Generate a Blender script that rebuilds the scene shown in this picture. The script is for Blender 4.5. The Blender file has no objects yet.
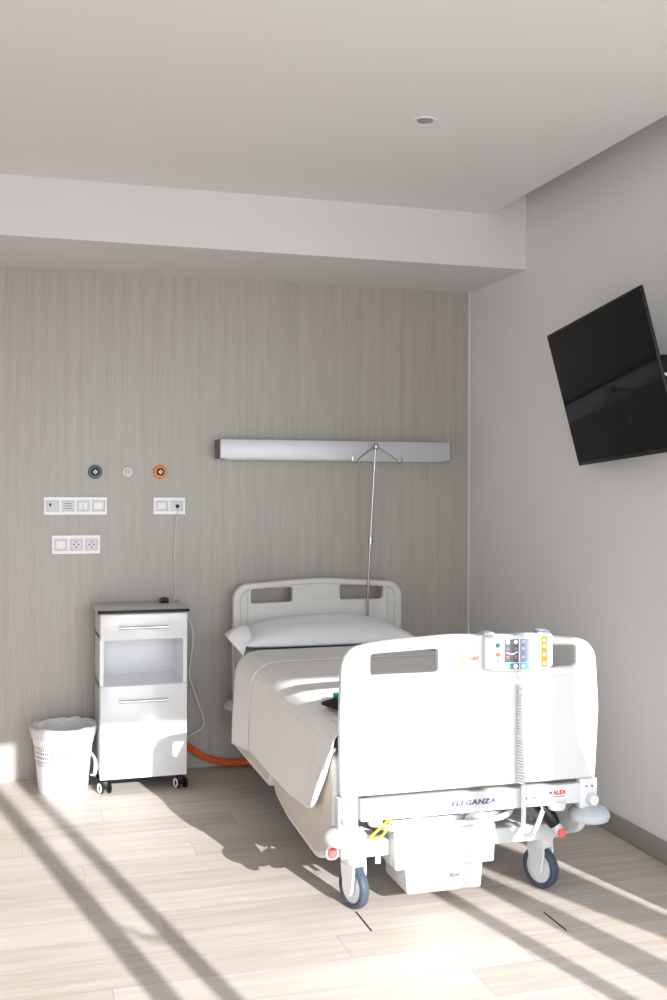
import bpy, bmesh, math, random
from mathutils import Vector, Matrix, noise
random.seed(7)
PI = math.pi
C = bpy.context.scene.collection
# ------------------------------------------------------------------ materials
def mat(name, col, rough=.5, metal=0., bump=None, coat=0., spec=.5, sss=0.):
    m = bpy.data.materials.new(name); m.use_nodes = True
    nt = m.node_tree; b = nt.nodes['Principled BSDF']
    b.inputs['Base Color'].default_value = (*col, 1)
    b.inputs['Roughness'].default_value = rough
    b.inputs['Metallic'].default_value = metal
    b.inputs['Coat Weight'].default_value = coat
    b.inputs['Specular IOR Level'].default_value = spec
    sc, st = bump if bump else (60., .02)
    n = nt.nodes.new('ShaderNodeTexNoise'); n.inputs['Scale'].default_value = sc
    tc = nt.nodes.new('ShaderNodeTexCoord'); nt.links.new(tc.outputs['Object'], n.inputs['Vector'])
    bp = nt.nodes.new('ShaderNodeBump'); bp.inputs['Strength'].default_value = st; bp.inputs['Distance'].default_value = .002
    nt.links.new(n.outputs['Fac'], bp.inputs['Height']); nt.links.new(bp.outputs['Normal'], b.inputs['Normal'])
    return m
def N(nt, t, **k):
    n = nt.nodes.new(t)
    for a, v in k.items(): setattr(n, a, v)
    return n
def mth(nt, op, a, b=None):
    n = nt.nodes.new('ShaderNodeMath'); n.operation = op
    for i, x in enumerate((a, b)):
        if x is None: continue
        if isinstance(x, (int, float)): n.inputs[i].default_value = x
        else: nt.links.new(x, n.inputs[i])
    return n.outputs[0]
def ramp(nt, fac, stops):
    n = nt.nodes.new('ShaderNodeValToRGB'); cr = n.color_ramp
    cr.elements[0].position, cr.elements[0].color = stops[0][0], (*stops[0][1], 1)
    cr.elements[1].position, cr.elements[1].color = stops[-1][0], (*stops[-1][1], 1)
    for p, c in stops[1:-1]:
        e = cr.elements.new(p); e.color = (*c, 1)
    nt.links.new(fac, n.inputs[0]); return n.outputs[0]
M = {}
M['wall'] = mat('painted_wall', (.74, .735, .73), .75, bump=(300, .03))
M['ceil'] = mat('painted_ceiling', (.70, .685, .665), .8, bump=(200, .02))
M['bulk'] = mat('painted_bulkhead', (.66, .645, .625), .8)
M['white'] = mat('white_plastic', (.66, .665, .66), .32)
M['white_lam'] = mat('white_laminate', (.82, .82, .83), .22, coat=.3)
M['panel'] = mat('bed_panel_plastic', (.63, .62, .59), .38)
M['rail'] = mat('bed_rail_plastic', (.59, .535, .475), .45)
M['railrim'] = mat('bed_rail_rim', (.74, .73, .70), .4)
M['steel_paint'] = mat('white_painted_steel', (.60, .605, .60), .35)
M['grey_pl'] = mat('light_grey_plastic', (.50, .53, .54), .4)
M['slate'] = mat('slate_grey_plastic', (.11, .14, .17), .45)
M['tyre'] = mat('blue_grey_rubber', (.045, .065, .095), .45)
M['black'] = mat('black_plastic', (.008, .008, .008), .45, spec=.3)
M['blackfab'] = mat('black_fabric', (.015, .015, .018), .9, bump=(900, .3))
M['chrome'] = mat('polished_steel', (.50, .49, .47), .22, 1.)
M['brushed'] = mat('brushed_aluminium', (.56, .56, .585), .45, .4)
M['dark_cap'] = mat('dark_end_cap', (.16, .145, .14), .5)
M['red'] = mat('red_plastic', (.85, .10, .08), .4)
M['orange'] = mat('orange_plastic', (.85, .27, .02), .4)
M['hose'] = mat('orange_hose', (.80, .14, .02), .45)
M['teal'] = mat('teal_keys', (.0, .12, .14), .4)
M['pteal'] = mat('pale_teal_keys', (.12, .45, .42), .4)
M['paleblue'] = mat('pale_lilac_keys', (.24, .26, .36), .4)
M['keyslate'] = mat('slate_keys', (.045, .06, .10), .4)
M['keyor'] = mat('amber_keys', (.46, .15, .004), .4)
M['green'] = mat('green_strap', (.0, .28, .17), .7)
M['yellow'] = mat('yellow_cable', (.75, .68, .03), .5)
M['cable'] = mat('white_cable', (.66, .65, .62), .4)
M['pillow'] = mat('pillow_cotton', (.84, .85, .88), .9, bump=(25, .25))
M['sheet'] = mat('plain_sheet_cotton', (.80, .785, .765), .9, bump=(18, .25))
M['mattress'] = mat('mattress_cover', (.60, .60, .58), .7)
M['ink'] = mat('grey_lettering', (.07, .09, .14), .5)
M['redink'] = mat('red_lettering', (.75, .03, .04), .5)
M['orink'] = mat('orange_lettering', (.85, .25, .08), .5)
M['screen'] = mat('tv_screen_glass', (.003, .003, .003), .04, bump=(10, 0.), spec=.06)
M['socket'] = mat('socket_module', (.68, .68, .68), .4)
M['plate'] = mat('socket_frame', (.86, .86, .86), .3)
M['frame'] = mat('window_frame_paint', (.5, .5, .5), .5)
M['terrace'] = mat('terrace_paving', (.42, .41, .39), .8)
M['baseb'] = mat('taupe_skirting', (.27, .26, .225), .5)
M['joint'] = mat('open_floor_joint', (.02, .017, .015), .9)
M['shadow_caster'] = mat('shadow_caster_matte', (.5, .5, .5), .9)  # matte grey for the added strips that block the sun
M['top_lam'] = mat('grey_top_laminate', (.56, .55, .52), .4)
M['lens'] = mat('downlight_lens', (.30, .29, .27), .3)
M['bin'] = mat('white_bin_plastic', (.82, .82, .82), .4)

def mat_bag():
    m = mat('clear_bin_bag', (.80, .80, .80), .35, bump=(40, .6)); b = m.node_tree.nodes['Principled BSDF']
    b.inputs['Alpha'].default_value = .75; return m
M['bag'] = mat_bag()
def mat_cover():
    m = mat('striped_coverlet', (.6, .58, .55), .88); nt = m.node_tree; b = nt.nodes['Principled BSDF']
    uv = N(nt, 'ShaderNodeUVMap'); sp = N(nt, 'ShaderNodeSeparateXYZ'); nt.links.new(uv.outputs[0], sp.inputs[0])
    s = mth(nt, 'SINE', mth(nt, 'MULTIPLY', sp.outputs[0], 2*PI/.024))
    s = mth(nt, 'ADD', mth(nt, 'MULTIPLY', s, .5), .5)
    c = ramp(nt, s, [(.3, (.755, .74, .72)), (.7, (.785, .77, .75))])
    nt.links.new(c, b.inputs['Base Color'])
    b.inputs['Sheen Weight'].default_value = .2
    return m
M['cover'] = mat_cover()
def mat_panelwall():
    m = mat('greige_wood_laminate', (.4, .37, .33), .42, spec=.7); nt = m.node_tree; b = nt.nodes['Principled BSDF']
    tc = N(nt, 'ShaderNodeTexCoord'); mp = N(nt, 'ShaderNodeMapping'); nt.links.new(tc.outputs['Object'], mp.inputs[0])
    mp.inputs['Scale'].default_value = (1, 1, .018)
    n1 = N(nt, 'ShaderNodeTexNoise'); n1.inputs['Scale'].default_value = 230; n1.inputs['Detail'].default_value = 4; nt.links.new(mp.outputs[0], n1.inputs[0])
    n2 = N(nt, 'ShaderNodeTexNoise'); n2.inputs['Scale'].default_value = 28; n2.inputs['Detail'].default_value = 3; nt.links.new(mp.outputs[0], n2.inputs[0])
    f = mth(nt, 'ADD', mth(nt, 'MULTIPLY', n1.outputs['Fac'], .65), mth(nt, 'MULTIPLY', n2.outputs['Fac'], .35))
    c = ramp(nt, f, [(.30, (.315, .284, .242)), (.5, (.368, .338, .294)), (.70, (.418, .388, .342))])
    nt.links.new(c, b.inputs['Base Color']); return m
M['woodwall'] = mat_panelwall()
def mat_floor():
    m = mat('oak_plank_floor', (.5, .45, .4), .5, spec=.3); nt = m.node_tree; b = nt.nodes['Principled BSDF']
    tc = N(nt, 'ShaderNodeTexCoord'); sp = N(nt, 'ShaderNodeSeparateXYZ'); nt.links.new(tc.outputs['Object'], sp.inputs[0])
    x, y = sp.outputs[0], sp.outputs[1]
    ry = mth(nt, 'DIVIDE', mth(nt, 'SUBTRACT', y, 3.26-1.8*5), .18)
    row = mth(nt, 'FLOOR', ry); fy = mth(nt, 'FRACT', ry)
    wn = N(nt, 'ShaderNodeTexWhiteNoise'); wn.noise_dimensions = '1D'; nt.links.new(row, wn.inputs['W'])
    rx = mth(nt, 'DIVIDE', mth(nt, 'ADD', mth(nt, 'ADD', x, 20.), mth(nt, 'MULTIPLY', wn.outputs['Value'], 1.3)), 1.3)
    col = mth(nt, 'FLOOR', rx); fx = mth(nt, 'FRACT', rx)
    cb = N(nt, 'ShaderNodeCombineXYZ'); nt.links.new(row, cb.inputs[0]); nt.links.new(col, cb.inputs[1])
    w2 = N(nt, 'ShaderNodeTexWhiteNoise'); w2.noise_dimensions = '2D'; nt.links.new(cb.outputs[0], w2.inputs['Vector'])
    mp = N(nt, 'ShaderNodeMapping'); mp.inputs['Scale'].default_value = (.09, 1, 1); nt.links.new(tc.outputs['Object'], mp.inputs[0])
    ad = N(nt, 'ShaderNodeVectorMath'); ad.operation = 'ADD'; nt.links.new(mp.outputs[0], ad.inputs[0])
    sc = N(nt, 'ShaderNodeVectorMath'); sc.operation = 'SCALE'; nt.links.new(w2.outputs['Color'], sc.inputs[0]); sc.inputs['Scale'].default_value = 7; nt.links.new(sc.outputs[0], ad.inputs[1])
    n1 = N(nt, 'ShaderNodeTexNoise'); n1.inputs['Scale'].default_value = 26; n1.inputs['Detail'].default_value = 5; n1.inputs['Distortion'].default_value = .6; nt.links.new(ad.outputs[0], n1.inputs[0])
    f = mth(nt, 'ADD', mth(nt, 'MULTIPLY', n1.outputs['Fac'], .62), mth(nt, 'MULTIPLY', mth(nt, 'ADD', mth(nt, 'MULTIPLY', w2.outputs['Value'], .5), .22), .40))
    c = ramp(nt, f, [(.25, (.42, .36, .31)), (.5, (.52, .47, .425)), (.75, (.60, .555, .515))])
    # joints
    ex = mth(nt, 'MULTIPLY', mth(nt, 'MINIMUM', fx, mth(nt, 'SUBTRACT', 1., fx)), 1.3)
    ey = mth(nt, 'MULTIPLY', mth(nt, 'MINIMUM', fy, mth(nt, 'SUBTRACT', 1., fy)), .18)
    e = mth(nt, 'LESS_THAN', mth(nt, 'MINIMUM', ex, ey), .0012)
    mx = N(nt, 'ShaderNodeMix'); mx.data_type = 'RGBA'; nt.links.new(mth(nt, 'MULTIPLY', e, .45), mx.inputs[0]); nt.links.new(c, mx.inputs[6]); mx.inputs[7].default_value = (.12, .09, .07, 1)
    nt.links.new(mx.outputs[2], b.inputs['Base Color']); return m
M['floor'] = mat_floor()
def mat_basket():
    m = mat('perforated_bin_band', (.82, .82, .82), .4); nt = m.node_tree; b = nt.nodes['Principled BSDF']
    uv = N(nt, 'ShaderNodeUVMap'); sp = N(nt, 'ShaderNodeSeparateXYZ'); nt.links.new(uv.outputs[0], sp.inputs[0])
    fx = mth(nt, 'FRACT', mth(nt, 'MULTIPLY', sp.outputs[0], 70)); fy = mth(nt, 'FRACT', mth(nt, 'MULTIPLY', sp.outputs[1], 8))
    a = mth(nt, 'MULTIPLY', mth(nt, 'GREATER_THAN', fx, .5), mth(nt, 'GREATER_THAN', fy, .4))
    mx = N(nt, 'ShaderNodeMix'); mx.data_type = 'RGBA'; nt.links.new(a, mx.inputs[0]); mx.inputs[6].default_value = (.82, .82, .82, 1); mx.inputs[7].default_value = (.08, .08, .08, 1)
    nt.links.new(mx.outputs[2], b.inputs['Base Color']); return m
M['basket'] = mat_basket()

# ------------------------------------------------------------------ helpers
WM = {}          # world matrices of objects created here
def link(o, parent=None, world=None):
    C.objects.link(o)
    if parent is not None:
        o.parent = parent; o.matrix_parent_inverse = WM[parent.name].inverted()
    WM[o.name] = Matrix.Identity(4) if world is None else world
    return o
def obj(name, bm, m, parent=None, angle=35):
    me = bpy.data.meshes.new(name)
    if isinstance(bm, bpy.types.Mesh): me = bm
    else:
        bmesh.ops.recalc_face_normals(bm, faces=bm.faces); bm.to_mesh(me); bm.free()
    for p in me.polygons: p.use_smooth = True
    me.set_sharp_from_angle(angle=math.radians(angle))
    me.materials.clear(); me.materials.append(M[m] if isinstance(m, str) else m)
    return link(bpy.data.objects.new(name, me), parent)
def thing(name, label, cat, loc, group=None, rot=None):
    o = bpy.data.objects.new(name, None); o.empty_display_size = .1
    w = Matrix.Translation(loc) @ (rot.to_4x4() if rot is not None else Matrix.Identity(4))
    o.matrix_basis = w; C.objects.link(o); WM[o.name] = w
    return tag(o, label, cat, group)
def tag(o, label, cat, group=None):
    o['label'] = label; o['category'] = cat
    if group: o['group'] = group
    return o
def struct(o, label=None):
    o['kind'] = 'structure'
    if label: o['label'] = label
    return o
def bx(x0, x1, y0, y1, z0, z1, bev=0., seg=2, bm=None):
    t = bmesh.new(); bmesh.ops.create_cube(t, size=1)
    for v in t.verts: v.co = Vector(((x0+x1)/2+v.co.x*(x1-x0), (y0+y1)/2+v.co.y*(y1-y0), (z0+z1)/2+v.co.z*(z1-z0)))
    if bev > 0: bmesh.ops.bevel(t, geom=t.edges[:], offset=bev, segments=seg, profile=.5, affect='EDGES')
    if bm is None: return t
    me = bpy.data.meshes.new('t'); t.to_mesh(me); t.free(); bm.from_mesh(me); bpy.data.meshes.remove(me); return bm
def catmull(P, n=8):
    P = [Vector(p) for p in P]; Q = [P[0]*2-P[1]]+P+[P[-1]*2-P[-2]]; out = []
    for i in range(1, len(Q)-2):
        for k in range(n):
            t = k/n; a, b, c, d = Q[i-1:i+3]
            out.append(.5*((2*b)+(c-a)*t+(2*a-5*b+4*c-d)*t*t+(3*b-a-3*c+d)*t**3))
    out.append(P[-1]); return out
def tube(P, r, seg=10, bm=None, closed=False):
    bm = bm or bmesh.new(); P = [Vector(p) for p in P]; n = len(P); rings = []
    nrm = None
    for i, p in enumerate(P):
        if closed: t = (P[(i+1) % n]-P[i-1]).normalized()
        else: t = (P[min(i+1, n-1)]-P[max(i-1, 0)]).normalized()
        if nrm is None:
            nrm = t.orthogonal().normalized()
        nrm = (nrm-t*nrm.dot(t)).normalized(); bn = t.cross(nrm)
        rr = r[i] if isinstance(r, (list, tuple)) else r
        rings.append([bm.verts.new(p+(nrm*math.cos(2*PI*k/seg)+bn*math.sin(2*PI*k/seg))*rr) for k in range(seg)])
    for i in range(n if closed else n-1):
        a, b = rings[i], rings[(i+1) % n]
        for k in range(seg): bm.faces.new((a[k], a[(k+1) % seg], b[(k+1) % seg], b[k]))
    if not closed: bm.faces.new(rings[0][::-1]); bm.faces.new(rings[-1])
    return bm
def lathe(prof, o, axis=(0, 0, 1), seg=40, bm=None, uv=False):
    """prof: (radius, height) list revolved about axis through o"""
    bm = bm or bmesh.new(); ax = Vector(axis).normalized(); q = Vector((0, 0, 1)).rotation_difference(ax); o = Vector(o)
    rings = []
    for r, h in prof:
        if r < 1e-6: rings.append([bm.verts.new(o+q @ Vector((0, 0, h)))])
        else: rings.append([bm.verts.new(o+q @ Vector((r*math.cos(2*PI*k/seg), r*math.sin(2*PI*k/seg), h))) for k in range(seg)])
    L = bm.loops.layers.uv.new('UVMap') if uv else None
    for i in range(len(rings)-1):
        a, b = rings[i], rings[i+1]
        for k in range(seg):
            k2 = (k+1) % seg
            if len(a) == 1 and len(b) == 1: continue
            if len(a) == 1: f = bm.faces.new((a[0], b[k], b[k2]))
            elif len(b) == 1: f = bm.faces.new((a[k], a[k2], b[0]))
            else:
                f = bm.faces.new((a[k], a[k2], b[k2], b[k]))
                if uv:
                    for lp, (uu, vv) in zip(f.loops, ((k, i), (k+1, i), (k+1, i+1), (k, i+1))): lp[L].uv = (uu/seg, vv/(len(rings)-1))
    return bm
def rpoly(pts, seg=8):
    """pts: (x, y, radius) -> rounded polygon"""
    out = []; n = len(pts)
    for i in range(n):
        p = Vector(pts[i][:2]); r = pts[i][2]; a = Vector(pts[i-1][:2]); b = Vector(pts[(i+1) % n][:2])
        if r <= 0: out.append(p); continue
        da = (a-p).normalized(); db = (b-p).normalized(); ang = da.angle(db)
        d = min(r/math.tan(ang/2), (a-p).length*.49, (b-p).length*.49); p0 = p+da*d; p1 = p+db*d
        for k in range(seg+1):
            t = k/seg; out.append(p0*(1-t)**2+p*2*t*(1-t)+p1*t*t) if ang > 2.6 else None
            if ang <= 2.6:
                # circular-like arc through weighted quadratic
                w = math.sin(ang/2); den = (1-t)**2+2*w*t*(1-t)+t*t
                out.append((p0*(1-t)**2+p*(2*w*t*(1-t))+p1*t*t)/den)
    return out
def panel(outer, holes, thick, bev, plane, pos):
    """flat outline with holes given real thickness and rounded edges; plane 'xz' at y=pos, 'yz' at x=pos, 'xy' at z=pos (centre)"""
    cu = bpy.data.curves.new('t', 'CURVE'); cu.dimensions = '2D'; cu.fill_mode = 'BOTH'
    for poly in [outer]+list(holes):
        s = cu.splines.new('POLY'); s.points.add(len(poly)-1); s.use_cyclic_u = True
        for k, p in enumerate(poly): s.points[k].co = (p[0], p[1], 0, 1)
    cu.extrude = max(thick/2-bev, 0); cu.bevel_depth = bev; cu.bevel_resolution = 3; cu.offset = -bev
    o = bpy.data.objects.new('t', cu); C.objects.link(o)
    dg = bpy.context.evaluated_depsgraph_get(); dg.update()
    me = bpy.data.meshes.new_from_object(o.evaluated_get(dg)); bpy.data.objects.remove(o)
    bm = bmesh.new(); bm.from_mesh(me); bpy.data.meshes.remove(me); bmesh.ops.remove_doubles(bm, verts=bm.verts, dist=1e-5)
    for v in bm.verts:
        x, y, z = v.co
        v.co = (x, pos+z, y) if plane == 'xz' else ((pos+z, x, y) if plane == 'yz' else (x, y, pos+z))
    return bm
def lettering(txt, size, x, y, z, depth=.0015, xs=1., spacing=1., shear=0.):
    """raised letters on a vertical face that looks towards -Y; x = left edge, z = base line"""
    cu = bpy.data.curves.new('t', 'FONT'); cu.body = txt; cu.size = size; cu.extrude = depth/2; cu.space_character = spacing; cu.offset = size*.035; cu.shear = shear
    o = bpy.data.objects.new('t', cu); C.objects.link(o); dg = bpy.context.evaluated_depsgraph_get(); dg.update()
    me = bpy.data.meshes.new_from_object(o.evaluated_get(dg)); bpy.data.objects.remove(o)
    bm = bmesh.new(); bm.from_mesh(me); bpy.data.meshes.remove(me)
    for v in bm.verts: v.co = (x+v.co.x*xs, y-v.co.z, z+v.co.y)
    return bm
def smoothstep(a, b, t):
    t = min(max((t-a)/(b-a), 0), 1); return t*t*(3-2*t)
def interp(T, x):
    T = sorted(T)
    if x <= T[0][0]: return T[0][1]
    for (a, va), (b, vb) in zip(T, T[1:]):
        if x <= b: return va+(vb-va)*(x-a)/(b-a)
    return T[-1][1]
def grid(name, fn, nu, nv, m, parent=None, thick=.004, uvf=None, off=1.):
    bm = bmesh.new(); L = bm.loops.layers.uv.new('UVMap'); V = [[bm.verts.new(fn(i/nu, j/nv)) for j in range(nv+1)] for i in range(nu+1)]
    for i in range(nu):
        for j in range(nv):
            f = bm.faces.new((V[i][j], V[i+1][j], V[i+1][j+1], V[i][j+1]))
            if uvf:
                for lp, (a, b) in zip(f.loops, ((i, j), (i+1, j), (i+1, j+1), (i, j+1))): lp[L].uv = uvf(a/nu, b/nv)
    o = obj(name, bm, m, parent, 60)
    if thick:
        s = o.modifiers.new('thickness', 'SOLIDIFY'); s.thickness = thick; s.offset = off
    return o

# ------------------------------------------------------------------ room
XR, YB, YS, ZS, ZC, XE = 2.4975, 5.683, 4.975, 2.595, 2.863, 2.304
YW, YC, XL, XO = -.3, 2.2, -2.4, 4.2
ZT = 3.1
struct(obj('floor', bx(XL-.1, XO+.1, YW-.15, YB+.1, -.1, 0), 'floor'), 'pale oak plank floor with long boards and fine joints')
struct(obj('wall_back', bx(XL-.1, XR+.1, YB, YB+.1, 0, ZT), 'woodwall'), 'greige wood laminate wall behind the bed')
struct(obj('wall_right', bx(XR, XR+.12, YC, YB, 0, ZT), 'wall'), 'light grey painted wall with the television')
struct(obj('wall_right_return', bx(XR, XO+.1, YC-.12, YC, 0, ZT), 'wall'))
struct(obj('wall_right_front', bx(XO, XO+.1, YW, YC-.12, 0, ZT), 'wall'))
struct(obj('wall_left', bx(XL-.1, XL, YW, YB, 0, ZT), 'wall'))
bm = bx(XL, XO, YW-.1, YW, 2.49, ZT); bx(XL, -.9, YW-.1, YW, 0, 2.49, bm=bm); bx(3.6, XO, YW-.1, YW, 0, 2.49, bm=bm)
struct(obj('wall_front', bm, 'wall'))
struct(obj('ceiling', bx(XL, XE, YW, YS, ZC, ZC+.03), 'ceil'), 'white ceiling stopping short of the right wall')
struct(obj('ceiling_cove', bx(XL-.1, XO+.1, YW-.1, YB+.1, ZT, ZT+.1), 'ceil'))
struct(obj('trim_1', bx(XL, XR, YS, YB, ZS, ZT), 'bulk'), 'dropped white bulkhead above the wood wall')
struct(obj('trim_2', bx(XR-.004, XR, YB-.010, YB, 0, ZS), 'wall'), 'thin pale trim in the room corner')
struct(obj('baseboard_right', bx(XR-.014, XR, YC, YB-.013, 0, .088, .003), 'baseb'), 'taupe skirting board along the right wall')
struct(obj('trim_3', bx(1.794, 1.800, 3.262, 3.425, .0, .0012), 'joint'), 'open dark floor joint right of the bed castor')
struct(obj('trim_4', bx(1.161, 1.167, 3.44, 3.61, .0, .0012), 'joint'), 'open dark floor joint in front of the left castor')
# window behind the camera
w = struct(obj('window_1', bx(-.9, 3.6, YW-.08, YW-.02, 2.488, 2.54), 'frame'))
for a, b in ((-.9, -.84), (1.170, 1.243), (1.347, 1.405), (2.375, 2.440), (3.54, 3.6)):
    obj('stile', bx(a, b, YW-.06, YW-.02, .0, 2.488), 'frame', w)
obj('latch', tube([(1.235, YW-.045, 1.555), (1.30, YW-.05, 1.50), (1.352, YW-.045, 1.485)], .0075, 8), 'frame', w)
def strip(name, pts, lab):  # unseen strips, added and outlined so their shadows form the slanted floor stripes
    o = obj(name, panel([Vector(p) for p in pts], [], .012, .001, 'xz', YW-.04), 'shadow_caster'); tag(o, lab, 'shadow_caster', 'added shadow strips at the window'); return o
strip('shadow_strip', [(2.60, 0), (2.74, 0), (2.715, 1.2), (2.69, 1.45), (2.63, 1.7), (2.565, 2.05), (2.55, 2.47), (2.49, 2.47), (2.505, 2.05), (2.565, 1.6), (2.570, 1.2)], 'narrow grey strip added left in the window behind the viewer to cast a floor shadow')
strip('shadow_strip', [(2.90, 0), (3.02, 0), (3.00, 1.3), (2.98, 1.6), (2.79, 2.05), (2.77, 2.47), (2.67, 2.47), (2.665, 2.05), (2.71, 1.6), (2.85, 1.3)], 'wide grey strip added right in the window behind the viewer to cast a floor shadow')
struct(obj('floor_terrace', bx(-8, 10, -9, YW-.15, -.12, -.02), 'terrace'))  # unseen ground outside, added so sunlight bounces up to the ceiling

# ------------------------------------------------------------------ hospital bed
YF = 3.48
bed = thing('hospital_bed', 'white adjustable hospital bed on castors standing head against the wood wall', 'bed', (1.55, 4.5, 0))
def hole(x0, x1, z0, z1, r=.012, dz=0): return rpoly([(x0, z0, r), (x1, z0, r), (x1, z1+dz, r), (x0, z1, r)])
# footboard
fo = rpoly([(1.062, .447, .012), (2.022, .447, .012), (2.036, .70, .3), (2.020, .942, .085), (1.80, .972, 1.), (1.46, .982, 1.), (1.20, .968, 1.), (1.066, .945, .11), (1.058, .70, .3)], 12)
fb = obj('footboard', panel(fo, [hole(1.166, 1.413, .853, .926, dz=.010), hole(1.690, 1.944, .853, .936, dz=-.008)], .038, .010, 'xz', YF), 'white', bed)
ins = rpoly([(1.150, .47, .02), (1.952, .47, .02), (1.952, .825, .02), (1.150, .825, .02)])
obj('footboard_inset', panel(ins, [], .005, .002, 'xz', YF-.019), 'white', fb)
l = obj('maker_lettering', lettering('LINET', .015, 1.516, YF-.0215, .892, xs=1.05, spacing=1.1), 'orink', fb); l['label'] = 'small orange maker lettering'
obj('maker_emblem', panel([Vector((p[0]+.008, p[1])) for p in ((1.488, .885), (1.497, .889), (1.493, .897), (1.506, .906), (1.497, .918), (1.488, .915), (1.494, .904), (1.484, .897))], [], .002, .0004, 'xz', YF-.0205), 'orink', fb)
# headboard
YH = 5.56
ho = rpoly([(1.107, .40, .02), (2.040, .40, .02), (2.040, .975, .085), (1.57, 1.005, 1.5), (1.107, .975, .085)], 12)
hh = [rpoly([(1.203, .876, .014), (1.426, .880, .014), (1.426, .958, .014), (1.203, .950, .014)]), rpoly([(1.690, .886, .014), (1.930, .882, .014), (1.934, .956, .014), (1.686, .963, .014)])]
hb = obj('headboard', panel(ho, hh, .036, .010, 'xz', YH), 'panel', bed)
hi = rpoly([(1.185, .44, .02), (1.960, .44, .02), (1.960, .978, .02), (1.57, .985, 1), (1.185, .978, .02)])
obj('headboard_inset', panel(hi, hh, .012, .005, 'xz', YH-.020), 'panel', hb)
hr_ = rpoly([(1.108, .42, .02), (2.039, .42, .02), (2.039, .974, .085), (1.57, 1.004, 1.5), (1.108, .974, .085)], 12)
hrh = rpoly([(1.148, .44, .02), (2.000, .44, .02), (2.000, .945, .06), (1.57, .975, 1.5), (1.148, .945, .06)], 12)
obj('headboard_rim', panel(hr_, [hrh], .016, .007, 'xz', YH-.022), 'panel', hb)
# platform, under frame
obj('mattress_platform', bx(1.13, 1.99, 3.53, 5.50, .455, .525, .008), 'steel_paint', bed)
bm = bx(1.20, 1.26, 3.60, 5.45, .36, .425, .006); bx(1.86, 1.92, 3.60, 5.45, .36, .425, .006, bm=bm)
for y in (3.62, 4.2, 4.9, 5.4): bx(1.20, 1.92, y, y+.05, .365, .455, .005, bm=bm)
obj('upper_frame', bm, 'steel_paint', bed)
bm = bx(1.135, 1.97, YF-.012, YF+.035, .358, .430, .006)
cb = obj('foot_crossbar', bm, 'white', bed)
obj('crossbar_recess', bx(1.17, 1.70, YF-.0145, YF-.010, .362, .424, .002), 'steel_paint', cb)
l = obj('model_lettering', lettering('ELEGANZA', .024, 1.462, YF-.0175, .388, xs=1.28, spacing=1.12, shear=.2), 'ink', cb); l['label'] = 'grey model lettering'
obj('supplier_sticker', bx(1.835, 1.915, YF-.0145, YF-.0115, .382, .418, .0005), 'plate', cb)
l = obj('supplier_lettering', lettering('ALEX', .021, 1.853, YF-.0165, .397, xs=1.05), 'redink', cb); l['label'] = 'red supplier lettering'
bm = bx(1.838, 1.849, YF-.017, YF-.0145, .4, .41); obj('supplier_emblem', bm, 'ink', cb)
obj('supplier_underline', bx(1.853, 1.900, YF-.0165, YF-.0145, .388, .391), 'redink', cb)
for x in (1.748, 1.782):
    obj('crossbar_screw', lathe([(0, -.003), (.005, -.003), (.005, .002)], (x, YF-.012, .392), (0, 1, 0), 12), 'slate', cb)
obj('crossbar_lug', rl := lathe([(0, 0), (.03, 0), (.034, .012), (.034, .03), (0, .03)], (1.880, YF+.01, .338), seg=24), 'white', cb)
# corner posts, knobs, bumper discs
for i, (x, zs) in enumerate(((1.083, 1), (2.005, 1))):
    sg = 1 if i == 0 else -1
    bm = bx(x-.030, x+.042, YF-.016, YF+.03, .338, .446, .006) if i == 0 else bx(x-.045, x+.026, YF-.016, YF+.03, .338, .446, .006)
    post = obj('corner_bracket', bm, 'white', bed)
    for dx in (0, .024):
        obj('bracket_screw', lathe([(0, -.002), (.0035, -.002), (.0035, .002)], (x-.018+dx if i == 0 else x-.02+dx, YF-.0165, .418), (0, 1, 0), 10), 'slate', post)
    k = obj('bracket_knob', lathe([(0, -.03), (.017, -.03), (.021, -.024), (.021, .0), (0, .0)], (x+.0, YF-.012, .372), (0, 1, 0), 24), 'white', post)
    obj('bumper_stem', lathe([(.020, 0), (.020, .045), (.026, .05)], (x, YF+.005, .30), seg=24), 'white', bed)
    obj('bumper_disc', lathe([(0, -.028), (.055, -.028), (.070, -.022), (.076, -.008), (.074, .004), (.060, .018), (.030, .028), (0, .030)], (x+(.0 if i == 0 else .003), YF+.005, .315), seg=48), 'grey_pl', bed)
for x in (1.13, 2.01):
    obj('bumper_disc', lathe([(0, -.028), (.055, -.028), (.070, -.022), (.076, -.008), (.074, .004), (.060, .018), (0, .030)], (x, 5.5, .36), seg=32), 'grey_pl', bed)
    obj('head_bracket', bx(x-.025, x+.025, 5.50, 5.54, .34, .46, .006), 'white', bed)
# undercarriage
bm = bx(1.10, 1.93, 3.585, 3.645, .195, .255, .008); bx(1.10, 1.93, 5.28, 5.34, .195, .255, .008, bm=bm)
bx(1.20, 1.26, 3.62, 5.3, .20, .25, .006, bm=bm); bx(1.78, 1.84, 3.62, 5.3, .20, .25, .006, bm=bm)
uc = obj('undercarriage', bm, 'steel_paint', bed)
for y in (3.95, 4.95):
    obj('lift_column', bx(1.45, 1.62, y, y+.14, .18, .46, .012), 'white', bed)
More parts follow.
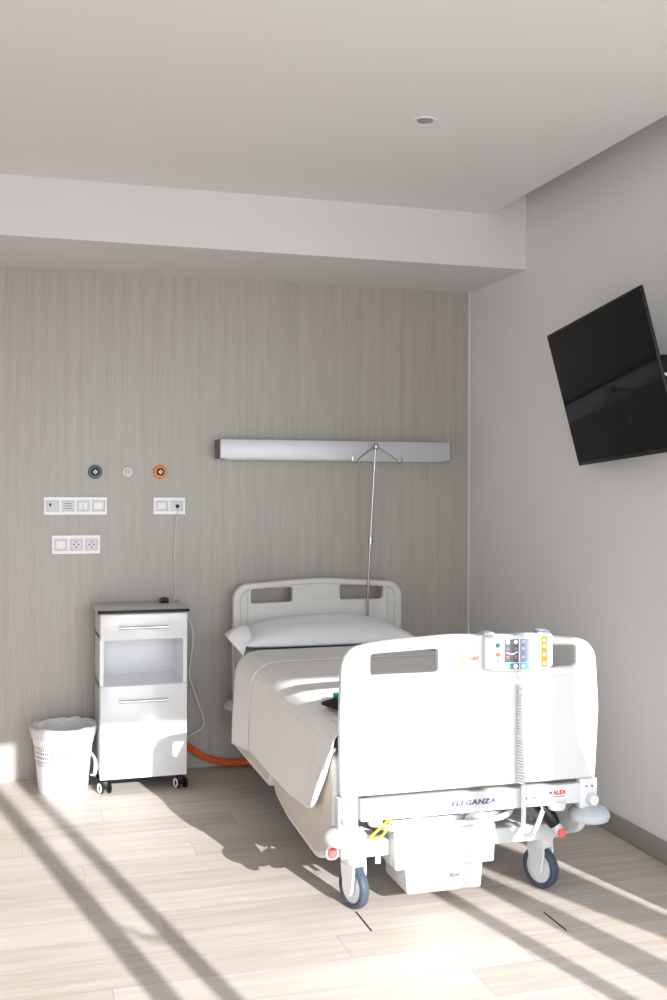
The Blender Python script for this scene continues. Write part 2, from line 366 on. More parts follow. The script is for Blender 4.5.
# castors (fork, tyre, hub)
def castor(x, y, a, r=.078):
    ax = Vector((math.cos(a), math.sin(a), 0)); fw = Vector((-math.sin(a), math.cos(a), 0)) # axle direction, trailing direction
    R = Matrix((( ax.x, fw.x, 0), (ax.y, fw.y, 0), (0, 0, 1)))
    o = Vector((x, y, 0))
    off = -.0
    bm = bmesh.new()
    # fork cheeks as a pair of shaped plates + crown
    for s in (-1, 1):
        cheek = [(-.030, .205), (.034, .205), (.040, .150), (.024, .064), (.010, .050), (-.010, .050), (-.024, .064), (-.036, .140)]
        vs = []
        for t in (s*.020, s*.030):
            vs.append([bm.verts.new(o+R @ Vector((t, px, pz))) for px, pz in cheek])
        n = len(cheek)
        for k in range(n): bm.faces.new((vs[0][k], vs[0][(k+1) % n], vs[1][(k+1) % n], vs[1][k]))
        bm.faces.new(vs[0]); bm.faces.new(vs[1])
    t = bx(-.031, .031, -.032, .036, .150, .212, .010, 3)
    for v in t.verts: v.co = o+R @ v.co
    me = bpy.data.meshes.new('t'); t.to_mesh(me); t.free(); bm.from_mesh(me); bpy.data.meshes.remove(me)
    lathe([(.026, 0), (.030, .01), (.030, .045), (.0, .045)], (x, y, .208), seg=24, bm=bm)
    c = obj('castor', bm, 'white', bed)
    oc = o+Vector((0, 0, r))
    obj('castor_tyre', lathe([(r*.73, -.015), (r*.88, -.018), (r*.97, -.013), (r, 0), (r*.97, .013), (r*.88, .018), (r*.73, .015), (r*.73, -.015)], oc, ax, 48), 'tyre', c)
    obj('castor_hub', lathe([(0, -.014), (r*.3, -.0135), (r*.6, -.011), (r*.75, -.012), (r*.75, .012), (r*.6, .011), (r*.3, .0135), (0, .014)], oc, ax, 40), 'grey_pl' if False else 'white', c)
castor(1.167, 3.645, math.radians(17)); castor(1.897, 3.64, math.radians(22)); castor(1.27, 5.31, .3); castor(1.88, 5.31, -.5)
# brake pedals
def pedal(p0, p1, p2, tipr):
    a = obj('brake_pedal', tube(catmull([p0, p1, p2], 6), [.019, .022, .024, .026, .026, .026, .026, .026, .025, .024, .022, .02, .018][:13], 12), 'slate', bed)
    return a
pd = obj('brake_pedal', panel(rpoly([(1.020, .225, .02), (1.075, .225, .02), (1.060, .325, .008), (1.035, .325, .008)]), [], .02, .004, 'xz', 3.52), 'grey_pl', bed)
obj('pedal_tip', lathe([(0, -.012), (.012, -.012), (.0165, -.008), (.0175, .004), (0, .004)], (1.047, 3.508, .251), (0, 1, 0), 28), 'red', pd)
pa = obj('brake_pedal', tube([(1.80, 3.56, .395), (1.835, 3.535, .350), (1.866, 3.515, .305), (1.884, 3.505, .275)], [.018, .027, .028, .021], 14), 'black', bed)
obj('pedal_tip', tube([(1.883, 3.507, .278), (1.893, 3.50, .258), (1.900, 3.495, .240)], [.019, .021, .019], 16), 'grey_pl', pa)
obj('pedal_button', lathe([(0, -.006), (.014, -.005), (.017, .0), (.014, .006), (0, .007)], (1.896, 3.478, .252), (0, 1, 0), 24), 'red', pa)
# side rails (lowered)
def rail(name, x, pts, lab=None):
    r = obj(name, panel(rpoly(pts, 12), [], .030, .010, 'yz', x), 'railrim', bed)
    sgn = -1 if x < 1.5 else 1
    c = [sum(p[0] for p in pts)/len(pts), sum(p[1] for p in pts)/len(pts)]
    ip = [(c[0]+(p[0]-c[0])*.955, c[1]+(p[1]-c[1])*.87, p[2]*.9) for p in pts]
    obj('rail_inset', panel(rpoly(ip, 12), [], .004, .0015, 'yz', x+sgn*.0155), 'rail', r)
    return r
for x in (1.066, 2.012):
    rail('side_rail', x, [(3.512, .240, .12), (3.512, .58, .05), (4.385, .58, .06), (4.410, .225, .10), (4.15, .178, .4), (3.72, .160, .25)])
    rail('side_rail', x, [(4.445, .215, .05), (4.445, .58, .05), (5.25, .58, .06), (5.25, .215, .06)])
# motor box
def tbox(x0, x1, z0, z1, y0, y1, tx, bev): 
    bm = bx(x0, x1, y0, y1, z0, z1)
    for v in bm.verts:
        if v.co.z < (z0+z1)/2:
            v.co.x += tx if v.co.x < (x0+x1)/2 else -tx
    bmesh.ops.bevel(bm, geom=bm.edges[:], offset=bev, segments=3, affect='EDGES', profile=.5); return bm
mb = obj('motor_housing', tbox(1.278, 1.665, .155, .292, 3.535, 3.80, .006, .008), 'white', bed)
obj('motor_housing_base', tbox(1.325, 1.622, .062, .160, 3.548, 3.78, .008, .010), 'white', mb)
obj('housing_shield', lathe([(0, -.006), (.050, -.006), (.055, 0), (.050, .004), (0, .004)], (1.595, 3.545, .290), (0, 1, 0), 32), 'white', mb)
bm = lathe([(0, -.006), (.007, -.005), (.009, .002)], (1.50, 3.545, .118), (0, 1, 0), 16); bx(1.508, 1.525, 3.541, 3.546, .116, .120, bm=bm)
obj('housing_latch', bm, 'slate', mb)
obj('hanging_tag', bx(1.232, 1.252, 3.60, 3.603, .165, .20, .001), 'cable', bed)
# tubes and cables under the foot crossbar
obj('accessory_rail', tube(catmull([(1.21, 3.60, .335), (1.25, 3.53, .312), (1.4, 3.515, .308), (1.6, 3.515, .313), (1.70, 3.52, .325), (1.75, 3.58, .35)], 8), .011, 12), 'white', bed)
obj('lower_tray', tbox(1.27, 1.70, .29, .325, 3.56, 3.90, .02, .006), 'grey_pl', bed)
obj('cable_loop', tube(catmull([(1.27, 3.53, .36), (1.235, 3.50, .34), (1.20, 3.495, .315), (1.18, 3.495, .297), (1.195, 3.495, .286), (1.222, 3.495, .300), (1.245, 3.50, .33), (1.262, 3.53, .362)], 8), .0042, 8), 'yellow', bed)
obj('cable_bundle', tube(catmull([(1.34, 3.62, .355), (1.42, 3.56, .334), (1.5, 3.55, .35), (1.56, 3.56, .33), (1.68, 3.56, .36)], 8), .006, 8), 'cable', bed)
obj('cable_bundle', tube(catmull([(1.30, 3.6, .34), (1.37, 3.55, .332), (1.45, 3.57, .345), (1.62, 3.57, .336), (1.74, 3.6, .38)], 8), .005, 8), 'white', bed)
obj('drain_bag_hook', tube(catmull([(1.545, 3.54, .36), (1.56, 3.52, .345), (1.59, 3.515, .34), (1.60, 3.515, .357)], 6), .005, 8), 'white', bed)
obj('frame_cap', lathe([(0, 0), (.022, 0), (.028, .01), (.028, .03), (0, .03)], (1.205, 3.53, .325), seg=20), 'white', bed)

# ------------------------------------------------------------------ mattress and bedding
mt = obj('mattress', bx(1.10, 1.995, 3.515, 5.495, .530, .672, .03, 4), 'mattress'); tag(mt, 'thin off-white mattress lying on the hospital bed', 'mattress')
def section(hl, hr, top=.686, lift=0., xl=0.):
    """bed cross section from left hem over the mattress to right hem"""
    L = [(1.030-xl, hl)]
    zt = top+lift
    if hl < .56:
        for k in range(1, 9):
            t = k/9; z = hl+(.585-hl)*t; L.append((1.030-xl+.016*t**1.5, z))
    L += [(1.048-xl, .605), (1.058-xl*.8, .635), (1.080-xl*.6, .664+lift*.5), (1.112, zt-.006), (1.16, zt)]
    Rr = [(1.93, zt), (1.975, zt-.004), (2.012, .668), (2.028, .640), (2.035+xl, .605), (2.038+xl, .5), (2.039+xl, hr)]
    return L, Rr
def resample(P, n):
    d = [0]
    for a, b in zip(P, P[1:]): d.append(d[-1]+math.dist(a, b))
    out = []; j = 0
    for k in range(n+1):
        s = d[-1]*k/n
        while j < len(P)-2 and d[j+1] < s: j += 1
        t = (s-d[j])/(d[j+1]-d[j]) if d[j+1] > d[j] else 0
        out.append((P[j][0]+(P[j+1][0]-P[j][0])*t, P[j][1]+(P[j+1][1]-P[j][1])*t, s))
    return out
HEM = [(3.512, .560), (3.563, .475), (3.61, .41), (3.676, .36), (3.77, .333), (4.0, .311), (4.37, .305), (4.73, .305), (5.15, .250)]
def draped(y0, y1, nu, nv, lift, xl, wr, seed):
    rows = []
    for i in range(nu+1):
        y = y0+(y1-y0)*i/nu; hl = interp(HEM, y); hr = .40
        L, Rr = section(hl, hr, lift=lift, xl=xl)
        nl = nv//2
        left = resample(L+[(1.55, .688+lift)], nl); right = resample([(1.55, .688+lift)]+Rr, nv-nl)
        tot = left[-1][2]
        row = [(x, z, s-tot) for x, z, s in left]+[(x, z, s) for x, z, s in right[1:]]
        out = []
        for x, z, s in row:
            n = noise.noise(Vector((x*5+seed, y*3.2, z*4)))*wr+noise.noise(Vector((x*14, y*9+seed, z*12)))*wr*.35
            side = 1 if z > .66 else 0
            if side: p = Vector((x, y, z+abs(n)*.6))
            else: p = Vector((x-(abs(n)*1.3 if x < 1.5 else -abs(n)), y, z))
            # loose fold near the foot end of the left drape
            if x < 1.1:
                g = math.exp(-((y-3.66)/.07)**2)*smoothstep(.66, .45, z)
                p.x -= .010*g; 
            out.append((p, s, y))
        rows.append(out)
    return rows
def mk_drape(name, rows, m, thick):
    nu, nv = len(rows)-1, len(rows[0])-1
    return grid(name, lambda u, v: rows[round(u*nu)][round(v*nv)][0], nu, nv, m, thick=thick, uvf=lambda u, v: (rows[round(u*nu)][round(v*nv)][1], rows[round(u*nu)][round(v*nv)][2]), off=1.)
cv = mk_drape('coverlet', draped(3.512, 4.775, 110, 130, 0, 0, .005, 3.1), 'cover', .004)
tag(cv, 'striped greige coverlet draped over the mattress and down the bed side', 'bedspread')
fs = mk_drape('folded_sheet', draped(4.765, 5.12, 34, 120, .006, .006, .005, 3.1), 'sheet', .004)
tag(fs, 'plain pale sheet folded back over the coverlet below the pillow', 'sheet')
# rolled loose corner of the coverlet
obj('coverlet_roll', tube(catmull([(1.062, 3.525, .600), (1.040, 3.530, .575), (1.026, 3.56, .50), (1.018, 3.60, .44), (1.016, 3.66, .375), (1.018, 3.72, .35)], 8), [.006+.006*math.sin(PI*k/40) for k in range(41)], 10), 'cover', cv)
# pillow
def pillow():
    cx, cy, hx, hy = 1.535, 5.312, .455, .186
    bm = bmesh.new(); n, m_ = 64, 36; top = {}; bot = {}
    for i in range(n+1):
        for j in range(m_+1):
            u = -1+2*i/n; v = -1+2*j/m_
            ed = max(0, (1-abs(u)**2.6))*max(0, (1-abs(v)**2.4)); h = ed**.55
            x = cx+hx*u*(1-.04*(1-abs(v))); y = cy+hy*v*(1-.05*abs(u)**2)
            nz = noise.noise(Vector((x*4, y*5, 2)))*.010+noise.noise(Vector((x*12, y*10, 5)))*.004
            lean = .035*max(0, v+.2)
            zt =   .715+.095*h+nz*h+lean*(1-abs(u)**4)+.018*smoothstep(.55, 1, abs(u))*0
            zb = .715-.022*min(1, h*2)
            zb = max(zb, .703)
            e = i in (0, n) or j in (0, m_)
            top[i, j] = bm.verts.new((x, y, (zt if not e else zb)))
            bot[i, j] = top[i, j] if e else bm.verts.new((x, y, zb))
    for i in range(n):
        for j in range(m_):
            a = (i, j), (i+1, j), (i+1, j+1), (i, j+1)
            bm.faces.new([top[k] for k in a])
            try: bm.faces.new([bot[k] for k in a][::-1])
            except ValueError: pass
    return bm
pl = obj('pillow', pillow(), 'pillow', angle=80); tag(pl, 'plump white pillow at the head of the hospital bed', 'pillow')
def flap(u, v):
    # u: from pillow end outwards, v: front to back
    a = Vector((1.125+.0*v, 5.15+.30*v, .725+.07*math.sin(PI*min(1, v*.9+.1))))
    b = Vector((1.075-.06*smoothstep(0, .45, v)+.015*v, 5.120+.26*v, .672+.085*smoothstep(0, .5, v)-.02*v))
    p = a.lerp(b, u); p.z += .018*math.sin(u*PI)+.008*math.sin(v*9)*u*.5; return p
grid('pillowcase_flap', flap, 14, 20, 'pillow', pl, .004)
# black pad with green strap on the bed
pad = thing('black_pad', 'flat black fabric pad with green edge lying on the coverlet near the footboard', 'pad', (1.2, 3.72, .69))
obj('pad_body', panel(rpoly([(1.078, 3.77, .015), (1.12, 3.62, .02), (1.34, 3.60, .02), (1.34, 3.80, .02), (1.16, 3.84, .02)]), [], .012, .004, 'xy', .706), 'blackfab', pad)
obj('pad_strap', panel(rpoly([(1.150, 3.79, .006), (1.34, 3.77, .006), (1.34, 3.85, .006), (1.150, 3.86, .006)]), [], .022, .004, 'xy', .714), 'green', pad)

# ------------------------------------------------------------------ handset
hs = thing('bed_handset', 'white bed remote with coloured keypad hanging on the footboard by a coiled cord', 'remote control', (1.727, YF-.05, .85))
def hsy(x): return YF-.040-.020*(1-((x-1.727)/.128)**2)  # slightly bulged front
bm = bmesh.new(); n = 24; prof = []
xs = [1.598+(1.857-1.598)*k/n for k in range(n+1)]
ring = []
for x in xs:
    yf = hsy(x); t = abs((x-1.7275)/.1295); zc = .006*t**3
    z0, z1 = .852+zc, .980-zc
    ring.append([bm.verts.new(p) for p in ((x, yf, z0+.006), (x, yf-.002, z0+.014), (x, yf-.002, z1-.014), (x, yf, z1-.006), (x, yf+.008, z1), (x, YF-.022, z1), (x, YF-.022, z0), (x, yf+.008, z0))])
for a, b in zip(ring, ring[1:]):
    for k in range(8): bm.faces.new((a[k], a[(k+1) % 8], b[(k+1) % 8], b[k]))
bm.faces.new(ring[0]); bm.faces.new(ring[-1][::-1])
body = obj('handset_body', bm, 'white', hs, 50)
bm = bx(1.602, 1.640, YF-.024, YF+.030, .974, .986, .004); bx(1.602, 1.640, YF+.022, YF+.032, .945, .985, .004, bm=bm)
obj('hanging_hook', bm, 'grey_pl', hs)
bm = bx(1.815, 1.853, YF-.024, YF+.030, .974, .986, .004); bx(1.815, 1.853, YF+.022, YF+.032, .945, .985, .004, bm=bm)
obj('hanging_hook', bm, 'grey_pl', hs)
obj('handset_grip', bx(1.795, 1.848, YF-.045, YF-.015, .977, .985, .003), 'slate', hs)
def keypanel(name, x0, x1, z0, z1, m, lift=.0026):
    bm = bmesh.new(); k = 6; r = []
    for i in range(k+1):
        x = x0+(x1-x0)*i/k; y = hsy(x)-lift
        r.append([bm.verts.new((x, y, z0)), bm.verts.new((x, y, z1)), bm.verts.new((x, y+.004, z1)), bm.verts.new((x, y+.004, z0))])
    for a, b in zip(r, r[1:]):
        for q in range(4): bm.faces.new((a[q], a[(q+1) % 4], b[(q+1) % 4], b[q]))
    bm.faces.new(r[0]); bm.faces.new(r[-1][::-1]); return obj(name, bm, m, body)
keypanel('key_panel', 1.662, 1.715, .884, .965, 'keyslate'); keypanel('key_panel', 1.720, 1.774, .884, .965, 'paleblue')
keypanel('key_panel', 1.662, 1.680, .860, .8815, 'pteal'); keypanel('key_panel', 1.680, 1.716, .860, .8815, 'teal'); keypanel('key_panel', 1.720, 1.774, .860, .8815, 'pteal')
keypanel('key_panel', 1.805, 1.832, .862, .970, 'keyor')
def key(x, z, r, m, kind='disc'):
    y = hsy(x)-.0036
    if kind == 'disc': bm = lathe([(0, -.0012), (r*.85, -.0012), (r, 0), (r, .003)], (x, y, z), (0, 1, 0), 18)
    else:
        s = 1 if kind == 'up' else -1
        bm = panel([Vector((x-r, z-s*r*.6)), Vector((x+r, z-s*r*.6)), Vector((x, z+s*r))], [], .003, .0004, 'xz', y)
    return obj('key', bm, m, body)
key(1.640, .944, .0085, 'teal'); key(1.641, .912, .0080, 'red'); key(1.640, .888, .005, 'pteal')
for x in (1.674, 1.703):
    key(x, .955, .0078, 'plate'); key(x, .932, .0075, 'keyor', 'up'); key(x, .902, .0075, 'keyor', 'down'); key(x, .8705, .0085, 'plate')
obj('key_arc', tube(catmull([(1.668, hsy(1.668)-.004, .919), (1.689, hsy(1.689)-.005, .913), (1.710, hsy(1.71)-.004, .921)], 6), .0022, 6), 'plate', body)
for x in (1.732, 1.761):
    for z in (.955, .932, .902): key(x, z, .0060, 'grey_pl')
    key(x, .8705, .0070, 'plate')
for z in (.955, .935, .905, .875): key(1.818, z, .0062, 'white')
for o_ in [c_ for c_ in C.objects if c_.parent in (hs, body)]: o_.data.transform(Matrix.Translation((-.021, 0, 0)))
# coiled cord
P = []
turns = 34; z0, z1 = .800, .455
P += [(1.717, YF-.038, .856), (1.714, YF-.036, .835)]
for k in range(turns*10+1):
    t = k/(turns*10); a = 2*PI*turns*t; P.append((1.716+.008*t*0+.0115*math.cos(a), YF-.036+.0115*math.sin(a), z0+(z1-z0)*t))
P += list(catmull([(1.726, YF-.036, .445), (1.728, YF-.036, .36), (1.728, YF-.034, .300), (1.738, YF-.025, .268), (1.770, YF-.01, .262), (1.80, YF+.0, .290), (1.825, YF+.01, .335), (1.820, YF+.05, .375)], 8))
obj('coiled_cord', tube(P, .0036, 7), 'cable', hs, 80)
obj('cord_sleeve', tube(catmull([(1.727, YF-.036, .45), (1.728, YF-.036, .36), (1.728, YF-.034, .300), (1.738, YF-.025, .268), (1.770, YF-.01, .262), (1.80, YF, .290), (1.825, YF+.01, .335)], 8), .0085, 10), 'white', hs)

# ------------------------------------------------------------------ IV pole
iv = thing('iv_pole', 'slim steel drip pole with two hooks rising behind the pillow', 'drip pole', (1.80, 5.525, .46))
px0, py, = 1.846, 5.50
obj('pole', tube([(1.836, 5.512, .46), (1.838, 5.510, .95), (1.855, 5.485, 1.45), (1.863, 5.465, 1.712)], .0065, 12), 'chrome', iv)
tp = Vector((1.863, 5.46, 1.705))
obj('pole_collar', lathe([(0, .018), (.010, .016), (.014, .008), (.014, -.012), (.009, -.02), (.0066, -.02)], tp, seg=16), 'chrome', iv)
for s in (-1, 1):
    obj('hook', tube(catmull([tp, tp+Vector((s*.05, -.01, -.03)), tp+Vector((s*.105, -.02, -.070)), tp+Vector((s*.122, -.022, -.088)), tp+Vector((s*.138, -.024, -.078)), tp+Vector((s*.136, -.024, -.055))], 6), .0042, 8), 'chrome', iv)
obj('pole_clamp', lathe([(.0068, -.02), (.014, -.02), (.014, .02), (.0068, .02)], (1.847, 5.498, 1.20), seg=14), 'chrome', iv)

# ------------------------------------------------------------------ bedside cabinet
ns = thing('bedside_cabinet', 'narrow white bedside cabinet on castors between the bin and the bed', 'cabinet', (.62, 5.48, 0))
x0, x1, y0, y1 = .412, .834, 5.325, 5.665
bm = bx(x0, x0+.018, y0, y1, .068, .868); bx(x1-.018, x1, y0, y1, .068, .868, bm=bm)
bx(x0, x1, y1-.012, y1, .068, .868, bm=bm)
for z in (.068, .505, .7425, .852): bx(x0, x1, y0+.001, y1, z, z+.016, bm=bm)
body2 = obj('cabinet_body', bm, 'white_lam', ns)
obj('cabinet_plinth_edge', bx(x0+.01, x1-.01, y0+.02, y1-.01, .060, .0685), 'slate', body2)
top = obj('cabinet_top', bx(.398, .842, 5.300, 5.676, .8695, .888, .002), 'top_lam', ns)
obj('top_edge_band', bx(.3975, .8425, 5.2975, 5.3015, .872, .8875, .0005), 'black', top)
def handle(z, par):
    bm = tube([(.500, 5.283, z), (.737, 5.283, z)], .0065, 10)
    for x in (.506, .731): tube([(x, 5.283, z), (x, 5.307, z)], .005, 8, bm=bm)
    obj('handle', bm, 'chrome', par)
dr = obj('drawer', bx(.414, .832, 5.305, 5.324, .742, .866, .002), 'white_lam', ns); handle(.803, dr)
do = obj('door', bx(.414, .832, 5.305, 5.324, .070, .520, .002), 'white_lam', ns); handle(.447, do)
for i, (x, y) in enumerate(((.437, 5.335), (.805, 5.335), (.437, 5.63), (.805, 5.63))):
    bm = bx(x-.016, x+.018, y-.02, y+.016, .022, .060, .006)
    c = obj('cabinet_castor', bm, 'black', ns)
    for s in (-1, 1):
        a = obj('castor_wheel', lathe([(0, -.006), (.022, -.006), (.027, -.003), (.027, .003), (.022, .006), (0, .006)], (x+s*.019+.002, y-.008, .0275), (1, .35, 0), 24), 'black', c)
    obj('castor_rim', lathe([(.014, -.0015), (.023, -.0015), (.023, .0015), (.014, .0015), (.014, -.0015)], (x-.0255, y-.0115, .0275), (1, .35, 0), 24), 'plate', c)
dv = thing('charger_plug', 'small black charger lying on the bedside cabinet top', 'charger', (.752, 5.56, .884))
obj('charger_body', bx(.738, .778, 5.565, 5.605, .8885, .914, .004), 'black', dv)
obj('charger_cap', lathe([(0, -.012), (.010, -.010), (.010, .0)], (.738, 5.585, .901), (1, 0, 0), 14), 'slate', dv)
wc = obj('charging_cable', tube(catmull([(.834, 5.672, 1.385), (.832, 5.66, 1.34), (.822, 5.665, 1.20), (.818, 5.665, 1.05), (.826, 5.66, .93), (.815, 5.64, .896), (.785, 5.61, .894)], 8), .0024, 8), 'cable')
tag(wc, 'thin white cable running from the wall socket down to the cabinet top', 'cable')
wc = obj('mains_cable', tube(catmull([(.860, 5.66, .83), (.882, 5.60, .809), (.909, 5.60, .719), (.899, 5.60, .595), (.891, 5.60, .501), (.931, 5.60, .374), (.965, 5.60, .278), (.955, 5.60, .227), (.895, 5.62, .189), (.862, 5.66, .19)], 8), .0042, 8), 'cable')
tag(wc, 'white cable looping out from behind the cabinet on its right', 'cable')
# orange hose with moulded spiral
P = catmull([(.856, 5.660, .168), (.87, 5.655, .14), (.97, 5.65, .065), (1.08, 5.645, .028), (1.2, 5.63, .022), (1.38, 5.62, .022), (1.50, 5.61, .022)], 60)
oh = obj('coiled_hose', tube(P, [.0165+.0038*math.sin(k*2*PI/7) for k in range(len(P))], 14), 'hose', angle=80)
tag(oh, 'orange corrugated hose on the floor between cabinet and bed', 'hose')

# ------------------------------------------------------------------ waste bin
wb = thing('waste_bin', 'white plastic waste bin with bag left of the bedside cabinet', 'bin', (.248, 5.45, 0))
o = (.248, 5.45, 0)
obj('bin_body', lathe([(0, .006), (.108, .006), (.114, .0), (.118, .004), (.130, .135), (.1305, .137), (.129, .137), (.112, .008), (0, .010)], o, seg=64), 'bin', wb)
obj('bin_band', lathe([(.1296, .135), (.1345, .160), (.1375, .215), (.1415, .235)], o, seg=64, uv=True), 'basket', wb)
obj('bin_upper', lathe([(.1415, .234), (.1435, .236), (.1455, .262), (.148, .264), (.1500, .300), (.160, .304), (.1615, .312), (.158, .318), (.149, .312), (.142, .24), (.138, .22)], o, seg=64), 'bin', wb)
bm = bmesh.new(); seg = 80; rg = []
for r, z, wv in ((.1535, .268, .002), (.1600, .292, .002), (.1650, .310, .002), (.162, .322, .006), (.150, .322, .006), (.142, .27, .006), (.135, .20, .008), (.12, .10, .006)):
    rg.append([bm.verts.new((o[0]+(r+noise.noise(Vector((math.cos(2*PI*k/seg)*2.5, math.sin(2*PI*k/seg)*2.5, z*30)))*wv)*math.cos(2*PI*k/seg), o[1]+(r+noise.noise(Vector((math.cos(2*PI*k/seg)*2.5, math.sin(2*PI*k/seg)*2.5, z*30)))*wv)*math.sin(2*PI*k/seg), z+noise.noise(Vector((math.cos(2*PI*k/seg)*3, math.sin(2*PI*k/seg)*3, z*9)))*wv*2.0)) for k in range(seg)])
for a, b in zip(rg, rg[1:]):
    for k in range(seg): bm.faces.new((a[k], a[(k+1) % seg], b[(k+1) % seg], b[k]))
obj('bin_liner', bm, 'bag', wb, 80)
bm = tube(catmull([(.372, 5.36, .20), (.392, 5.345, .165), (.394, 5.34, .12), (.388, 5.35, .09), (.372, 5.37, .085)], 6), [.003+.006*math.sin(PI*k/24) for k in range(25)], 8)
obj('liner_knot', bm, 'bag', wb)

# ------------------------------------------------------------------ wall fittings
def gas(x, z, r, m, lab, ringm):
    t = thing('gas_outlet', lab, 'gas outlet', (x, YB, z), 'medical gas outlets above the cabinet')
    obj('outlet_collar', lathe([(0, -.012), (r*.55, -.012), (r*.62, -.018), (r*.9, -.016), (r, -.008), (r, 0), (0, 0)], (x, YB, z), (0, 1, 0), 40), m, t)
    obj('outlet_ring', lathe([(0, -.026), (r*.42, -.026), (r*.50, -.022), (r*.50, -.01)], (x, YB, z), (0, 1, 0), 28), ringm, t)
    obj('outlet_socket', lathe([(0, -.030), (.0105, -.030), (.0125, -.027), (.0125, -.02)], (x, YB, z), (0, 1, 0), 4), 'plate', t)
    obj('outlet_pin', lathe([(0, -.033), (.004, -.033), (.004, -.02)], (x, YB, z), (0, 1, 0), 12), 'slate', t)
    return t
gas(.412, 1.561, .036, 'slate', 'round dark grey gas outlet, leftmost of the three', 'black')
gas(.577, 1.562, .026, 'plate', 'small round white gas outlet between the grey and orange ones', 'lens')
gas(.745, 1.563, .036, 'orange', 'round orange gas outlet on the wood wall', 'black')
def plate(x0, x1, z0, z1, mods, lab):
    t = thing('socket_plate', lab, 'socket', ((x0+x1)/2, YB, z0), 'white socket plates on the wood wall')
    n = len(mods); b = .012; pitch = (x1-x0-2*b+.014)/n; w = pitch-.014
    outer = rpoly([(x0, z0, .003), (x1, z0, .003), (x1, z1, .003), (x0, z1, .003)], 3)
    holes = [[Vector(p) for p in ((x0+b+k*pitch, z0+.018), (x0+b+k*pitch+w, z0+.018), (x0+b+k*pitch+w, z1-.018), (x0+b+k*pitch, z1-.018))] for k in range(n)]
    obj('plate_frame', panel(outer, holes, .012, .002, 'xz', YB-.006), 'plate', t)
    for k, kind in enumerate(mods):
        a = x0+b+k*pitch; cx = a+w/2; cz = (z0+z1)/2
        mo = obj('socket_module', bx(a+.001, a+w-.001, YB-.009, YB-.001, z0+.019, z1-.019, .001), 'socket', t)
        yf = YB-.009
        if kind == 'schuko':
            obj('socket_dish', lathe([(.021, -.0012), (.0195, -.0015), (.018, .0)], (cx, yf, cz), (0, 1, 0), 28), 'plate', mo)
            bm = bmesh.new()
            for dx, dz in ((-.012, 0), (.012, 0), (0, .015), (0, -.015)): lathe([(0, -.001), (.0045, -.001), (.0045, .001)], (cx+dx, yf, cz+dz), (0, 1, 0), 12, bm=bm)
            obj('socket_hole', bm, 'slate', mo)
        elif kind == 'lines':
            bm = bmesh.new()
            for dz in (-.014, 0, .012): bx(cx-.018, cx+.018, yf-.001, yf+.001, cz+dz-.0018, cz+dz+.0018, bm=bm)
            obj('slot_line', bm, 'slate', mo)
        elif kind == 'rocker':
            obj('rocker', bx(cx-.022, cx+.022, yf-.003, yf, cz-.018, cz+.018, .001), 'plate', mo)
        elif kind == 'key':
            bm = lathe([(0, -.002), (.006, -.002), (.006, 0)], (cx-.012, yf, cz+.008), (0, 1, 0), 12); bx(cx-.0145, cx-.0095, yf-.002, yf, cz-.006, cz+.006, bm=bm)
            obj('nurse_call_jack', bm, 'black', mo)
        elif kind == 'data':
            bm = bmesh.new()
            for dx in (-.0115, .0115): bx(cx+dx-.009, cx+dx+.009, yf-.002, yf, cz-.017, cz+.017, .001, bm=bm)
            obj('data_port', bm, 'plate', mo)
        elif kind == 'plug':
            obj('plug_jack', lathe([(0, -.016), (.008, -.016), (.010, -.012), (.010, 0)], (cx+.004, yf, cz-.002), (.25, 1, 0), 16), 'black', mo)
plate(.158, .472, 1.341, 1.432, ['key', 'lines', 'data', 'rocker'], 'white four-gang socket plate below the grey gas outlet')
plate(.198, .439, 1.141, 1.236, ['rocker', 'schuko', 'schuko'], 'white three-gang plate with two power sockets, the lowest plate')
plate(.711, .877, 1.341, 1.430, ['rocker', 'plug'], 'white two-gang socket plate with black plug below the orange outlet')
# light rail
lr = thing('bedhead_light_rail', 'long brushed aluminium light rail mounted on the wood wall above the bed', 'light rail', (1.68, YB, 1.68))
obj('rail_housing', bx(1.040, 2.328, 5.545, YB, 1.634, 1.735, .003), 'brushed', lr)
obj('end_cap', bx(1.034, 1.0405, 5.547, YB, 1.634, 1.735, .002), 'dark_cap', lr)
obj('end_cap', bx(2.3275, 2.334, 5.547, YB, 1.634, 1.735, .002), 'dark_cap', lr)
obj('diffuser', bx(1.08, 2.29, 5.57, 5.66, 1.630, 1.6345), 'plate', lr)
# downlight
dl = thing('ceiling_downlight', 'small round recessed downlight in the white ceiling', 'ceiling light', (1.478, 3.775, ZC))
obj('trim_ring', lathe([(.030, -.001), (.044, -.005), (.048, 0), (.030, 0), (.030, -.001)], (1.478, 3.775, ZC), seg=40), 'socket', dl)
obj('reflector', lathe([(.030, -.0015), (.020, -.0005), (0, -.0005)], (1.478, 3.775, ZC-.0005), seg=32), 'lens', dl)

# ------------------------------------------------------------------ television
R = (Matrix.Rotation(-1.729, 3, 'Z') @ Matrix.Rotation(.242, 3, 'X') @ Matrix.Rotation(-.038, 3, 'Y'))
k = 1.03; tc_ = Vector((2.2*k, 3.701*k, 1.5+(1.884-1.5)*k)); w, h = 1.0*k, .58*k
tv = thing('television', 'black flat television tilted down on the right wall', 'television', tc_, rot=R)
W = Matrix.Translation(tc_) @ R.to_4x4()
def tvw(bm):
    bm.transform(W); return bm
case = obj('tv_case', tvw(bx(-w/2, w/2, .0, .012, -h/2, h/2, .003)), 'black', tv)
obj('tv_back', tvw(bx(-w*.32, w*.32,   .011, .050, -h*.38, h*.25, .01)), 'black', case)
obj('tv_screen', tvw(bx(-w/2+.010, w/2-.010, -.0012, .001, -h/2+.016, h/2-.010)), 'screen', tv)
a = W @ Vector((.0, .05, 0)); bmm = tube([a, Vector((2.46, a.y+.02, a.z))], .022, 12); bx(2.455, XR, a.y-.10, a.y+.14, a.z-.11, a.z+.11, .004, bm=bmm)
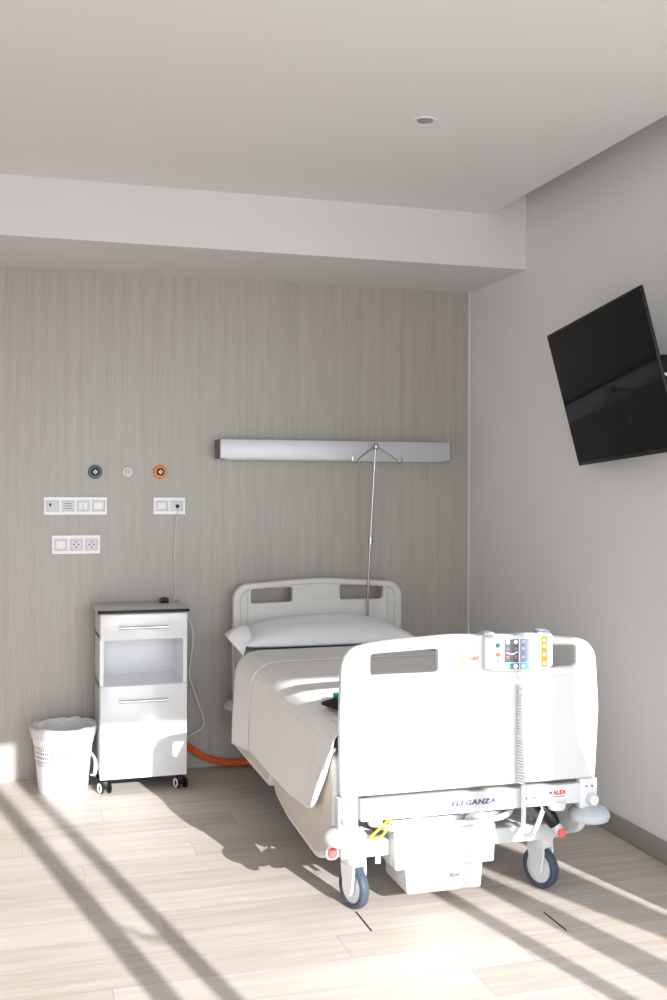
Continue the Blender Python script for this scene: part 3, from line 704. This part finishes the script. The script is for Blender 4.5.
obj('wall_bracket', bmm, 'black', tv)
obj('tv_cable', tube(catmull([W @ Vector((.30, .045, -.10)), W @ Vector((.40, .06, -.02)), Vector((2.485, 3.42, 1.84)), Vector((2.49, 3.38, 1.82))], 6), .006, 8), 'cable', tv)

# ------------------------------------------------------------------ origins of one-mesh things
for o in list(C.objects):
    if o.type == 'MESH' and o.parent is None:
        me = o.data; n = len(me.vertices)
        xs = [v.co.x for v in me.vertices]; ys = [v.co.y for v in me.vertices]; zs = [v.co.z for v in me.vertices]
        if o.get('kind') == 'structure': continue
        c = Vector(((min(xs)+max(xs))/2, (min(ys)+max(ys))/2, min(zs)))
        me.transform(Matrix.Translation(-c)); o.location = c
        for ch in o.children: ch.matrix_parent_inverse = Matrix.Translation(-c)

# ------------------------------------------------------------------ light
sun = bpy.data.lights.new('sun', 'SUN'); sun.energy = 6.6; sun.angle = math.radians(.45); sun.color = (1, .975, .95)
so = bpy.data.objects.new('sun', sun); C.objects.link(so)
so.rotation_euler = Vector((-.22, 1, -.38)).to_track_quat('-Z', 'Y').to_euler()
wd = bpy.data.worlds.new('world'); bpy.context.scene.world = wd; wd.use_nodes = True; nt = wd.node_tree
bg = nt.nodes['Background']
tcw = nt.nodes.new('ShaderNodeTexCoord'); spw = nt.nodes.new('ShaderNodeSeparateXYZ'); nt.links.new(tcw.outputs['Generated'], spw.inputs[0])
nt.links.new(ramp(nt, spw.outputs[2], [(0, (.90, .945, 1.)), (.5, (.78, .87, 1.))]), bg.inputs[0]); bg.inputs[1].default_value = 4.2
pt = bpy.data.lights.new('window_portal', 'AREA'); pt.shape = 'RECTANGLE'; pt.size = 4.5; pt.size_y = 2.5; pt.energy = 1; pt.cycles.is_portal = True
po = bpy.data.objects.new('window_portal', pt); C.objects.link(po); po.location = (1.35, YW-.12, 1.25); po.rotation_euler = (PI/2, 0, 0)

# ------------------------------------------------------------------ camera
cam = bpy.data.cameras.new('camera'); co = bpy.data.objects.new('camera', cam); C.objects.link(co)
cam.sensor_fit = 'VERTICAL'; cam.sensor_height = 36; cam.lens = 1080/1000*36; cam.shift_y = -15.4/1000
cam.clip_start = .05
yaw = math.radians(16.6); rr = .0035
dd = Vector((math.sin(yaw), math.cos(yaw), 0)); rt = Vector((math.cos(yaw), -math.sin(yaw), 0)); up = Vector((0, 0, 1))
r2 = (rt+rr*up).normalized(); u2 = (up-rr*rt).normalized()
m3 = Matrix((r2, u2, -dd)).transposed()
co.matrix_world = Matrix.Translation((0, 0, 1.5)) @ m3.to_4x4()
sc = bpy.context.scene; sc.camera = co
vs = sc.view_settings; vs.view_transform = 'Standard'; vs.look = 'None'; vs.gamma = 1; vs.use_curve_mapping = False; vs.exposure = .57
sc.cycles.max_bounces = 10; sc.cycles.diffuse_bounces = 7
